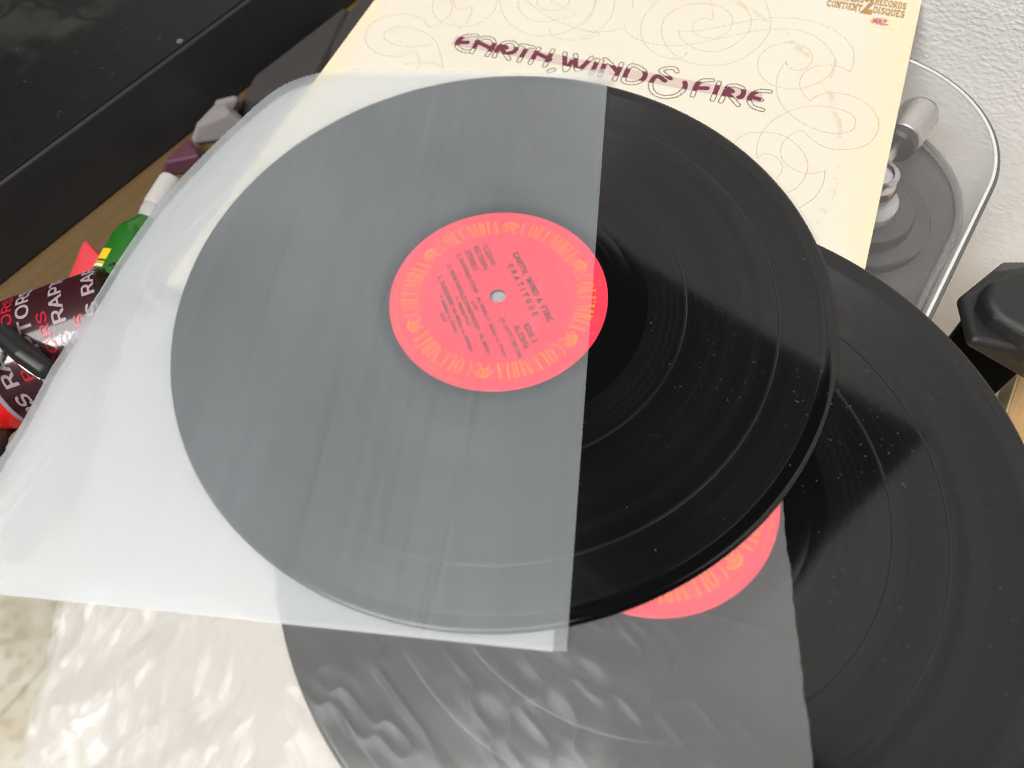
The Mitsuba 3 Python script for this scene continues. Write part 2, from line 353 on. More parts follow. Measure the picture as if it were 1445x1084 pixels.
TITLE = [[(-85.0,176.6),(-89.5,175.5),(-92.7,172.2),(-93.6,168.0),(-92.4,164.5),(-90.0,162.5),(-86.7,161.6),(-84.2,162.0)],
[(-93.4,167.6),(-87.7,169.3)],
[(-81.9,162.0),(-82.4,171.4)],
[(-82.6,171.9),(-81.6,174.7),(-79.3,176.5),(-76.0,176.7),(-73.2,174.8),(-71.9,171.3),(-72.3,162.1)],
[(-82.4,171.4),(-71.4,168.1)],
[(-67.9,162.3),(-68.5,171.2)],
[(-67.6,173.7),(-65.7,176.2),(-62.3,177.2),(-59.4,175.6),(-58.0,171.7),(-59.0,168.6),(-60.5,167.8)],
[(-67.9,171.4),(-58.9,162.7)],
[(-67.6,173.7),(-63.8,171.5)],
[(-56.2,176.6),(-49.1,176.5)],
[(-52.3,176.1),(-52.7,162.7)],
[(-45.5,176.6),(-45.9,163.0)],
[(-37.1,177.5),(-37.0,163.2)],
[(-45.9,172.6),(-35.9,169.2)],
[(-31.1,161.9),(-33.1,159.5)],
[(-29.7,177.0),(-24.5,163.2),(-23.5,171.4)],
[(-23.2,177.4),(-18.1,165.2),(-13.5,177.7)],
[(-9.8,177.2),(-9.4,164.7)],
[(-5.0,177.6),(-4.5,164.7)],
[(-6.1,178.8),(-2.7,176.7),(4.2,170.4)],
[(4.3,177.8),(4.4,163.8)],
[(9.2,164.2),(9.4,177.2),(13.6,178.0),(17.6,176.1),(19.5,173.1),(19.4,168.9),(16.8,165.1),(12.5,163.5),(9.2,164.2)],
[(35.7,180.6),(33.8,182.6),(30.8,182.2),(28.0,180.3),(27.3,178.0),(33.8,173.9)],
[(31.3,171.1),(26.5,173.7),(24.7,170.6),(24.8,165.5),(27.6,160.4),(32.2,158.4),(36.6,159.2),(40.5,161.9),(43.0,167.2),(42.9,171.2),(42.1,172.9)],
[(56.0,179.3),(51.5,177.7),(49.3,174.6),(48.7,171.9),(48.8,164.0)],
[(49.9,170.8),(54.9,172.1)],
[(60.0,178.5),(59.8,164.1)],
[(65.0,172.1),(64.4,164.0)],
[(65.1,175.6),(66.5,178.0),(69.5,178.9),(73.1,177.6),(74.4,174.5),(74.0,170.9),(72.9,170.1)],
[(64.8,173.0),(73.9,164.1)],
[(65.1,175.6),(68.5,173.6)],
[(87.7,179.6),(83.1,178.7),(79.6,175.6),(78.4,171.3),(79.6,167.3),(82.4,164.9),(86.9,164.2)],
[(78.8,172.4),(84.6,171.8)]]

# ------------------------------------------------------------------ lettering
def serif_glyph(ch):
    """(strokes in units of the cap height, serif positions, width)"""
    G = {
        'A': ([[(.02, 0), (.4, 1), (.78, 0)], [(.17, .36), (.63, .36)]], [(.02, 0), (.78, 0)], .8),
        'C': ([[(.72, .74), (.6, .93), (.4, 1), (.18, .86), (.08, .5), (.18, .14), (.4, 0), (.62, .07), (.72, .26)]], [], .8),
        'D': ([[(.14, 0), (.14, 1), (.4, 1), (.64, .84), (.72, .5), (.64, .16), (.4, 0), (.05, 0)], [(.05, 1), (.14, 1)]], [], .8),
        'E': ([[(.62, .8), (.62, 1), (.05, 1)], [(.14, 1), (.14, 0)], [(.05, 0), (.64, 0), (.64, .22)], [(.14, .5), (.48, .5)]], [], .72),
        'F': ([[(.62, .8), (.62, 1), (.05, 1)], [(.14, 1), (.14, 0)], [(.14, .5), (.48, .5)]], [(.14, 0)], .68),
        'G': ([[(.72, .76), (.6, .93), (.4, 1), (.18, .86), (.08, .5), (.18, .14), (.4, 0), (.68, .08), (.68, .42), (.48, .42)]], [], .82),
        'H': ([[(.14, 0), (.14, 1)], [(.66, 0), (.66, 1)], [(.14, .5), (.66, .5)]], [(.14, 0), (.14, 1), (.66, 0), (.66, 1)], .82),
        'I': ([[(.18, 0), (.18, 1)]], [(.18, 0), (.18, 1)], .38),
        'N': ([[(.14, 0), (.14, 1), (.66, 0), (.66, 1)]], [(.14, 0), (.1, 1), (.66, 1)], .82),
        'O': ([[(.42 + .34 * math.cos(t), .5 + .5 * math.sin(t)) for t in np.linspace(0, 2 * math.pi, 25)]], [], .84),
        'Q': ([[(.42 + .34 * math.cos(t), .5 + .5 * math.sin(t)) for t in np.linspace(0, 2 * math.pi, 25)], [(.4, .22), (.74, -.1)]], [], .84),
        'R': ([[(.14, 0), (.14, 1)], [(.05, 1), (.45, 1), (.64, .88), (.64, .64), (.45, .5), (.14, .5)], [(.4, .5), (.7, 0), (.8, 0)]], [(.14, 0)], .8),
        'S': ([[(.62, .78), (.55, .95), (.36, 1), (.16, .92), (.12, .74), (.22, .58), (.5, .44), (.62, .27), (.55, .07), (.34, 0), (.14, .06), (.08, .24)]], [], .72),
        'T': ([[(.04, .78), (.04, 1), (.72, 1), (.72, .78)], [(.38, 1), (.38, 0)]], [(.38, 0)], .76),
        'U': ([[(.14, 1), (.14, .3), (.25, .05), (.42, 0), (.58, .05), (.68, .3), (.68, 1)]], [(.14, 1), (.68, 1)], .82),
        'W': ([[(.06, 1), (.3, 0), (.52, .9), (.76, 0), (1.0, 1)]], [(.06, 1), (1.0, 1)], 1.06),
        '&': ([[(.78, .45), (.6, .12), (.36, 0), (.14, .1), (.12, .32), (.45, .66), (.48, .85), (.36, 1), (.22, .88), (.25, .7), (.8, 0)]], [], .86),
        ',': ([[(.12, .08), (.05, -.2)]], [], .26),
        '2': ([[(.1, .72), (.16, .92), (.36, 1), (.56, .92), (.6, .7), (.1, .02), (.62, .02), (.64, .22)]], [], .74),
        ' ': ([], [], .42)}
    return G[ch]

def serif_text(text, h, length=None, weight=.15, serif=.16, slab=.1, gap=.12):
    out, x = [], 0.0
    for ch in text:
        strokes, ser, w = serif_glyph(ch)
        g = [LineString(s).buffer(weight / 2, cap_style=2, join_style=2) for s in strokes]
        g += [sbox(sx - serif, sy - slab / 2, sx + serif, sy + slab / 2) for sx, sy in ser]
        if g: out.append(affinity.translate(unary_union(g), x, 0))
        x += w + gap
    u = unary_union(out)
    return affinity.scale(u, (length / (x - gap)) if length else h, h, origin=(0, 0))

def didone(ch):
    """high-contrast stencil capitals of the rim lettering, cap height 1"""
    E = lambda cx, cy, rx, ry: affinity.scale(Point(0, 0).buffer(1, 24), rx, ry).__class__(affinity.translate(affinity.scale(Point(0, 0).buffer(1, 24), rx, ry, origin=(0, 0)), cx, cy).exterior.coords)
    th = .055
    if ch == 'C':
        g = E(.46, .5, .44, .5).difference(E(.56, .5, .36, .455)).difference(sbox(.66, .3, 1, .7)); g = g.union(sbox(.78, .66, .84, .9)).union(sbox(.78, .1, .84, .3)); w = .92
    elif ch == 'O':
        g = E(.46, .5, .45, .5).difference(E(.46, .5, .21, .47)).difference(sbox(.43, -.1, .49, 1.1)); w = .92
    elif ch == 'L':
        g = unary_union([sbox(.1, 0, .34, 1), sbox(.0, 1 - th, .44, 1), sbox(.38, 0, .72, th), Polygon([(.52, 0), (.74, 0), (.74, .3)])]); w = .8
    elif ch == 'U':
        g = unary_union([sbox(.1, .26, .34, 1), sbox(.0, 1 - th, .44, 1), sbox(.7, .3, .76, 1), sbox(.58, 1 - th, .88, 1), E(.43, .32, .33, .32).difference(E(.5, .36, .22, .31)).difference(sbox(0, .3, 1, 1))]); w = .92
    elif ch == 'M':
        g = unary_union([sbox(.09, 0, .15, 1), sbox(0, 0, .24, th), Polygon([(.15, 1), (.4, 1), (.66, .05), (.52, .05)]), Polygon([(.6, .05), (.66, .05), (.92, 1), (.87, 1)]), sbox(.94, 0, 1.16, 1), sbox(.86, 0, 1.26, th)]); w = 1.3
    elif ch == 'B':
        g = unary_union([sbox(.08, 0, .31, 1), E(.4, .75, .33, .25).difference(E(.36, .75, .16, .2)).intersection(sbox(.36, .4, 1, 1)), E(.42, .26, .37, .27).difference(E(.36, .26, .18, .215)).intersection(sbox(.36, -.1, 1, .6))]); w = .86
    elif ch == 'I':
        g = unary_union([sbox(.1, 0, .34, 1), sbox(0, 0, .44, th), sbox(0, 1 - th, .44, 1)]); w = .5
    else:
        g = unary_union([Polygon([(.1, 0), (.16, 0), (.44, .94), (.4, 1)]), Polygon([(.42, 1), (.52, 1), (.88, 0), (.6, 0), (.38, .86)]), sbox(0, 0, .26, th), sbox(.5, 0, .98, th), sbox(.24, .3, .58, .3 + th)]); w = 1.0
    return g, w

def bend(g, r0, ang, flip=1):
    """lays a shape (x along, y up) round a circle of radius r0, starting at angle ang, clockwise"""
    def f(c):
        c = np.asarray(c); r = r0 + c[:, 1]; t = ang - c[:, 0] / r0
        return np.c_[r * np.cos(t), r * np.sin(t)]
    return shapely.transform(shapely.segmentize(g, .0006), f)

def inter(text, h, length=None, bold=False):
    m = meshkit.text_mesh(text, h, .00007, bold)
    if length:
        x0, x1 = m.bounds[0, 0], m.bounds[1, 0]
        m.vertices[:, 0] = (m.vertices[:, 0] - x0) * length / (x1 - x0)
    return m

# ------------------------------------------------------------------ records
R0 = .1508
def polar_uv(m, c):
    d = m.vertices[:, :2] - c
    return np.c_[np.hypot(d[:, 0], d[:, 1]), np.arctan2(d[:, 1], d[:, 0])]

def ring_mesh(prof, c, z0, n=360):
    m = lathe(prof, n, origin=(c[0], c[1], z0))
    return m

def groove_uv_mesh(prof, c, z0, n=360):
    """as lathe, but with a seam so that v runs smoothly round"""
    p = np.asarray(prof, float); a = np.linspace(0, 2 * math.pi, n + 1); k = len(p)
    V = np.stack([np.outer(np.cos(a), p[:, 0]) + c[0], np.outer(np.sin(a), p[:, 0]) + c[1], np.tile(p[:, 1] + z0, (n + 1, 1))], -1).reshape(-1, 3)
    F = []
    for i in range(n):
        for q in range(k - 1):
            A, B, C, D = i * k + q, (i + 1) * k + q, (i + 1) * k + q + 1, i * k + q + 1
            F += [[A, B, C], [A, C, D]]
    uv = np.c_[np.tile(p[:, 0], n + 1), np.repeat(a, k)]
    m = trimesh.Trimesh(V, np.array(F)[:, ::-1] if False else F, process=False)
    return m, uv

def make_record(c, z, gaps, lead, ang, label_parts, seed, dust_areas):
    key = uniq('vinyl_record')
    c = np.asarray(c)
    # the bead of the rim, the flat land and the disc's underside
    rim = [(lead, 0), (lead + .0004, -.00006), (lead + .0035, -.00004), (.1455, 0), (.1458, .00005), (.1463, 0), (.1470, .00010), (.1476, .00006), (.1482, .00012), (.1489, .00008), (.1497, .00004), (.1505, -.0003), (R0, -.0008), (.1505, -.0013), (.1495, -.0016), (.146, -.0015), (.05, -.0015), (.0036, -.0015), (.0036, -.0003)]
    scene[key + '__rim'] = ply(ring_mesh(rim, c, z), 'm_vinyl', smooth=50)
    # recorded bands between the smooth gaps
    edges = [.0683] + gaps + [lead]
    for a, b in zip(edges[:-1], edges[1:]):
        a2 = a + (.0006 if a > .07 else .0002); b2 = b - (.0006 if b < lead else 0)
        rr = np.linspace(a2, b2, max(6, int((b2 - a2) / .0007)))
        zz = np.random.default_rng(int(a * 1e5)).uniform(-3e-6, 0, len(rr)); zz[0] = zz[-1] = 0
        m, uv = groove_uv_mesh(list(zip(rr, zz)), c, z)
        part('groove_band', m, 'm_groove', smooth=True, parent=key, uv=uv)
    for g in gaps:
        part('track_gap', ring_mesh([(g - .0006, 0), (g - .0004, -.00005), (g - .0001, .00006), (g + .0002, .00006), (g + .0004, -.00004), (g + .0006, 0)], c, z), 'm_gap', smooth=60, parent=key)
    dead = [(.0503, -.0004), (.0512, -.00035), (.0520, 0), (.0560, 0), (.0563, -.00005), (.0566, 0), (.0620, 0), (.0623, -.00005), (.0626, 0), (.0685, 0)]
    scene[key + '__dead_wax'] = ply(ring_mesh(dead, c, z), 'm_vinyl', smooth=True)
    lab = part('label', ring_mesh([(.0036, -.0004), (.0037, .00008), (.0300, .00010), (.0498, .00008), (.0503, -.0001), (.0503, -.0005)], c, z), 'm_label', smooth=40, parent=key)
    # printed on the label: the rim lettering with its eye marks
    u = np.array([math.cos(ang), math.sin(ang)])
    shapes = []
    for k in range(6):
        mid = math.radians(144.4 - 60 * k)
        # word between this mark and the next
        x = 0; wd = []
        for ch in 'COLUMBIA':
            g, w = didone(ch); wd.append(affinity.translate(g, x, 0)); x += w + .12
        word = affinity.scale(unary_union(wd), .0292 / x, .0082, origin=(0, 0))
        shapes.append(bend(word, .0366, mid - math.radians(7.6)))
        # eye mark: a pupil in a ring, lashes and two legs
        e = [Point(0, .0046).buffer(.0009), Point(0, .0046).buffer(.0023).difference(Point(0, .0046).buffer(.0016))]
        e += [LineString([(-.0035, .0030), (-.0024, .0062), (0, .0074), (.0026, .0062), (.0036, .0042)]).buffer(.00035)]
        e += [LineString([(-.0012, .0026), (-.0024, .0008)]).buffer(.00035), LineString([(.0012, .0026), (.0020, .0006), (.0034, .0012)]).buffer(.00035)]
        shapes.append(bend(unary_union(e), .0366, mid))
    g = affinity.translate(affinity.rotate(unary_union(shapes), math.degrees(ang), origin=(0, 0)), *c)
    scene[lab + '__rim_lettering'] = ply(flat(g, z + .00019), 'm_orange')
    small = inter('"COLUMBIA", ● MARCAS REG. PRINTED IN U.S.A.'.replace('●', 'o'), .0011)
    v = small.vertices; L = v[:, 0].max(); v[:, 0] *= .0475 * math.radians(97) / L
    t = math.radians(-46) - v[:, 0] / .0470 + ang; r = .0470 + v[:, 1]
    small.vertices = np.c_[c[0] + r * np.cos(t), c[1] + r * np.sin(t), v[:, 2] + z + .00012]
    scene[lab + '__small_print'] = ply(small, 'm_orange')
    if label_parts:
        ms = []
        for text, x, y, L, h, kind in label_parts:
            if kind == 'serif': m = flat(serif_text(text, h, L, weight=.2, slab=.12), .00007)
            else: m = inter(text, h, L, True)
            if kind == 'mark':
                pass
            ms.append((m, x, y))
        out = []
        base = ang - math.radians(5.5)
        d = np.array([math.cos(base), math.sin(base)]); nrm = np.array([-d[1], d[0]]); un = np.array([-u[1], u[0]])
        for m, x, y in ms:
            p = m.vertices.copy(); q = c + u * x / 1000 + un * y / 1000
            m.vertices = np.c_[q[0] + p[:, 0] * d[0] + p[:, 1] * nrm[0], q[1] + p[:, 0] * d[1] + p[:, 1] * nrm[1], p[:, 2] + z + .00012]
            out.append(m)
        ring = Point(0, 0).buffer(.0016, 16).difference(Point(0, 0).buffer(.00135, 16))
        ring = affinity.translate(ring, *(c + u * .0135 + un * -.0048)); out.append(flat(ring, z + .00019))
        scene[lab + '__lettering'] = ply(cat(out), 'm_ink')
    # dust: specks and lint lying on the vinyl
    rng = np.random.default_rng(seed); specks = []
    for (cx, cy, sx, sy, n, size) in dust_areas:
        for _ in range(n):
            q = np.array([rng.normal(cx, sx), rng.normal(cy, sy)])
            rr = np.hypot(*(q - c))
            if not .052 < rr < .1495: continue
            s = size * rng.uniform(.5, 1.5)
            if rng.random() < .25:
                a0 = rng.uniform(0, 6.3); k = rng.uniform(-1.5, 1.5)
                pts = [q + s * 4 * t * np.array([math.cos(a0 + k * t), math.sin(a0 + k * t)]) for t in np.linspace(0, 1, 5)]
                specks.append(tube([[p[0], p[1], z + .00025] for p in pts], .00005, 4))
            else:
                o = trimesh.creation.icosphere(0, s * .5); o.vertices *= [rng.uniform(.7, 1.4), rng.uniform(.7, 1.4), .6]
                o.apply_translation([q[0], q[1], z + .0002]); specks.append(o)
    scene[key + '__dust'] = ply(cat(specks), 'm_dust'); stuff(key + '__dust', 'white dust specks and lint')
    return key

LABEL_TEXT = [(t, x, y, L / 1000, h, k) for t, x, y, L, h, k in [
    ('EARTH, WIND & FIRE', -18.6, 17.2, 43.0, .0024, 'serif'), ('G R A T I T U D E', -13.5, 12.0, 32.0, .0024, 'serif'),
    ('SIDE 3', 19.9, 2.6, 11.0, .0026, 'bold'), ('AL 33696', 18.6, -1.6, 13.2, .0026, 'bold'), ('P', 12.9, -5.2, 1.3, .0016, 'plain'), ('1975 CBS Inc.', 16.6, -5.4, 18.6, .0019, 'plain'),
    ('C 33696', -29.7, 6.4, 12.8, .0026, 'bold'), ('KG 33694', -31.1, 2.4, 15.0, .0026, 'bold'), ('STEREO', -31.0, -2.2, 12.8, .0026, 'bold'),
    ('1. SHINING STAR', -31.4, -6.4, 25.0, .0021, 'plain'), ('M. White-P. Bailey-L. Dunn-', -3.4, -9.3, 35.4, .0018, 'plain'), ('4:59', -3.4, -12.4, 5.6, .0018, 'plain'),
    ('2. NEW WORLD SYMPHONY', -27.6, -13.2, 40.5, .0021, 'plain'), ('M. White-', 15.2, -17.3, 12.0, .0018, 'plain'), ('V. White 9:47', -8.9, -17.9, 17.6, .0018, 'plain'),
    ('3. SUNSHINE', -24.0, -19.9, 18.6, .0021, 'plain'), ('M. White-A. McKay-', -3.4, -21.9, 26.0, .0018, 'plain'), ('P. Bailey-L. Dunn-', -13.3, -23.9, 23.5, .0018, 'plain'), ('4:18', -4.1, -27.6, 5.2, .0018, 'plain')]]
REC1, REC2 = np.array([0., 0.]), np.array([.0516, -.1007])
k1 = make_record(REC1, 0.0, [.0853, .1255], .1440, math.radians(-68.5), LABEL_TEXT, 5,
    [(.10, -.05, .03, .02, 55, .00015), (.10, -.06, .018, .007, 40, .00012), (.13, -.07, .02, .012, 50, .00013), (.04, -.10, .05, .04, 40, .00014), (.09, .05, .05, .05, 30, .00017), (-.05, 0, .08, .08, 25, .0003)])
tag(k1, 'upper black record with red label half inside the frosted sleeve', 'record', None)
k2 = make_record(REC2, -.0036, [.0917, .1123], .1413, math.radians(104.3), None, 6,
    [(.15, -.10, .04, .03, 75, .00015), (.14, -.085, .012, .010, 35, .00014), (.155, -.18, .035, .05, 45, .00017), (.16, -.04, .03, .03, 20, .00014), (.17, -.17, .03, .05, 4, .0005)])
tag(k2, 'lower black record at the right, its red label mostly hidden under the other record', 'record', None)

# ------------------------------------------------------------------ album jacket
def AB(a, b, z): q = A_DIR * a + B_DIR * b; return [q[0], q[1], z]
JZ = -.0066
def jplace(m):
    M = np.eye(4); M[:2, 0] = A_DIR; M[:2, 1] = B_DIR; m.apply_transform(M); return m
bw = sbox(-.160, -.042, .154, .2832)
jk = trimesh.creation.extrude_polygon(bw.buffer(-.001).buffer(.001, 6), .0030, engine='earcut'); jk.apply_translation([0, 0, JZ - .0032]); jplace(jk)
scene['album_jacket__back_board'] = ply(jk, 'm_jacket_edge')
front = bw.buffer(-.0016).buffer(.0016, 6)
jf = trimesh.creation.extrude_polygon(front, .00022, engine='earcut'); jf.apply_translation([0, 0, JZ - .00022]); jplace(jf)
scene['album_jacket__cover'] = ply(jf, 'm_jacket')
tag('album_jacket', 'cream album jacket printed with fine swirls and a maroon banded title', 'album jacket')
lines = unary_union([LineString(spline(s, 7) / 1000).buffer(.00017, cap_style=1) for s in SWIRLS])
scene['album_jacket__swirl_print'] = ply(jplace(flat(lines.intersection(front), JZ + .00010)), 'm_swirl')
strokes = [LineString(spline(s, 5) / 1000) for s in TITLE]
band = LineString([(-.0965, .1690), (-.032, .1706), (.037, .1715), (.0845, .1735)]).buffer(.0040, cap_style=2)
fills, outl = [], []
taken = None
for s in strokes:
    g = s.buffer(.0015, cap_style=1)
    ring = g.difference(s.buffer(.0015 - .00052, cap_style=1))
    fills.append(g); outl.append(ring)
whole = unary_union(fills)
core = unary_union([s.buffer(.0012, cap_style=1) for s in strokes])
outl = whole.difference(whole.buffer(-.00052)).union(unary_union(outl).difference(core.buffer(-.00005)))
scene['album_jacket__title_outline'] = ply(jplace(flat(outl.difference(whole.intersection(band)), JZ + .00016)), 'm_outline')
mar = whole.intersection(band)
# scratched, brushed texture of the band: a few thin bare streaks
streak = unary_union([affinity.translate(band.intersection(band).buffer(-.0030), 0, dy) for dy in (.0011,)])
scene['album_jacket__title_band'] = ply(jplace(flat(mar, JZ + .00022)), 'm_maroon')
scene['album_jacket__pale_band'] = ply(jplace(flat(band.difference(whole.buffer(.0003)), JZ + .00012)), 'm_mauve')
gold = []
for text, x, y, L, h, rot in (('CONTIENT', .1031, .2620, .0197, .0052, 3.2), ('DISQUES', .1291, .2633, .0174, .0054, 0), ('CONTAINS', .1031, .2700, .0197, .0052, 3.2), ('RECORDS', .1291, .2711, .0174, .0054, 1.0), ('2', .1234, .2622, .0052, .0135, 2)):
    g = serif_text(text, h, L, weight=.26 if len(text) > 1 else .3, serif=.22, slab=.2, gap=.14)
    gold.append(affinity.translate(affinity.rotate(g, rot * .4, origin=(0, 0)), x, y))
scene['album_jacket__gold_print'] = ply(jplace(flat(unary_union(gold), JZ + .00012)), 'm_gold')
tape = Polygon([(.1284, .2598), (.1350, .2600), (.1432, .2598), (.1438, .2503), (.1352, .2500), (.1288, .2494), (.1280, .2545)])
scene['price_sticker__paper'] = ply(jplace(flat(tape, JZ + .00016, .0001)), 'm_tape')
pen = [[(.1305, .2580), (.1312, .2562), (.1330, .2570), (.1322, .2585), (.1316, .2552)], [(.1352, .2585), (.1340, .2583), (.1338, .2572), (.1350, .2570), (.1346, .2556), (.1334, .2558)], [(.1376, .2586), (.1364, .2584), (.1362, .2573), (.1374, .2570), (.1368, .2558)],
       [(.1296, .2552), (.1322, .2556), (.1306, .2528)], [(.1340, .2545), (.1328, .2545), (.1326, .2537), (.1338, .2534), (.1330, .2524)], [(.1352, .2546), (.1346, .2534), (.1356, .2526), (.1366, .2536), (.1352, .2546)], [(.1294, .2540), (.1330, .2548), (.1380, .2542)], [(.1300, .2566), (.1350, .2562), (.1384, .2574)], [(.1372, .2538), (.1392, .2540)]]
scene['price_sticker__handwriting'] = ply(jplace(flat(unary_union([LineString(spline(p, 5)).buffer(.00022) for p in pen]), JZ + .00032)), 'm_pen')
tag('price_sticker', 'small yellowed price sticker with a crossed-out handwritten price on the jacket', 'sticker')

# ------------------------------------------------------------------ inner sleeves (translucent film, two layers each)
def grid(nu, nv):
    F = []
    idx = np.arange(nu * nv).reshape(nu, nv)
    a, b, c, d = idx[:-1, :-1].ravel(), idx[1:, :-1].ravel(), idx[1:, 1:].ravel(), idx[:-1, 1:].ravel()
    return np.vstack([np.c_[a, b, c], np.c_[a, c, d]])
P0S, SV, TV = np.array([.074, .140]), np.array([-.97785, .20931]), np.array([-.20931, -.97785])
def sstep(a, b, x): t = np.clip((x - a) / (b - a), 0, 1); return t * t * (3 - 2 * t)
def n2(x, y, seed): return meshkit.noise(np.stack([x, y, np.zeros_like(x)], -1), seed)
def f2(x, y, seed, o=3): return meshkit.fbm(np.stack([x, y, np.zeros_like(x)], -1), o, seed)

def sleeve_one(layer):
    ns, nt = 330, 240
    s0 = .0 if layer == 0 else .005
    s = np.linspace(s0, .305, ns)[:, None] * np.ones((1, nt)); t = np.linspace(0, .306, nt)[None] * np.ones((ns, 1))
    t = t + .0035 * np.sin(t * 8) * 0
    s1 = np.polyval(np.polyfit([0, .02, .04, .10, .17, .25, .31], SL1_BEND, 4), t) - .022 * np.exp(-t / .010)
    wid = np.interp(t, [0, .10, .31], [.050, .050, .050])
    th = np.radians(86) * sstep(0, 1, (s - s1) / wid)
    ds = np.diff(s, axis=0, prepend=s[:1])
    x = s0 + np.cumsum(np.cos(th) * ds, axis=0); drop = np.cumsum(np.sin(th) * ds, axis=0)
    X = P0S + x[..., None] * SV + t[..., None] * TV
    r = np.hypot(X[..., 0], X[..., 1])
    over = 1 - sstep(.1512, .200, r)
    if layer == 0:
        out_ = -.0020 + .0018 * sstep(.16, .21, t)
        h = out_ + (.0007 - out_) * over
        h = h + over * .0003 * f2(s * 30, t * 14, 3)
        h = h + .0014 * sstep(.05, 0, t + .0 * s) * (1 - over)
        # long creases and a welded seam strip
        cr = s - (.031 + .076 * t) - .0006 * np.sin(t * 40)
        h = h + .00055 * np.exp(-(cr / .0010) ** 2) + .0006 * sstep(.010, 0, np.abs(cr - .004)) * over
        for sc, sl, am in ((.135, .12, .00022), (.165, -.08, .0002), (.094, .05, .00018)):
            h = h + .5 * am * np.exp(-((s - sc - sl * t) / .0012) ** 2)
        # lifted at the mouth near the far edge of the record
        h = h + .0035 * sstep(.03, 0, s) * sstep(.10, .0, t)
    else:
        low_ = -.0040 + .0027 * sstep(.16, .21, t)
        h = low_ + (-.0020 - low_) * over
    # limp folds running along the bend
    near = sstep(-.035, .02, s - s1)
    q_ = s - s1
    fold = (1 - np.abs(2 * n2(q_ * 80 + t * 5, t * 4.0, 11) - 1)) ** 2 * .0027 + (1 - np.abs(2 * n2(q_ * 190 - t * 9, t * 7, 12) - 1)) ** 3 * .0008
    fold = fold + .0015 * (f2(q_ * 18, t * 5, 14, 2) - .5)
    off = near * fold * (1 if layer == 0 else .8) - (0 if layer == 0 else .0018) * near
    # soft undulation of the flat part beyond the record
    h = h + (1 - over) * (.0022 - .0017 * sstep(.16, .21, t)) * (f2(s * 22, t * 20, 15) - .5)
    low = -(.035 * sstep(.16, .306, t) * sstep(.205, .30, s))
    N = np.sin(th)[..., None] * np.r_[SV, 0] + np.cos(th)[..., None] * np.array([0, 0, 1.])
    P = np.concatenate([X, (h - drop)[..., None]], -1) + N * off[..., None]
    P[..., 2] = np.maximum(P[..., 2], -.082 + .002 * layer)
    return trimesh.Trimesh(P.reshape(-1, 3), grid(ns, nt), process=False)
SL1_BEND = [.166, .173, .182, .205, .219, .224, .250]
scene['inner_sleeve__front_sheet'] = ply(sleeve_one(0), 'm_film', smooth=True)
scene['inner_sleeve__back_sheet'] = ply(sleeve_one(1), 'm_film_back', smooth=True)
tag('inner_sleeve', 'smooth frosted sleeve round the upper record, its far side hanging down in folds', 'record sleeve')

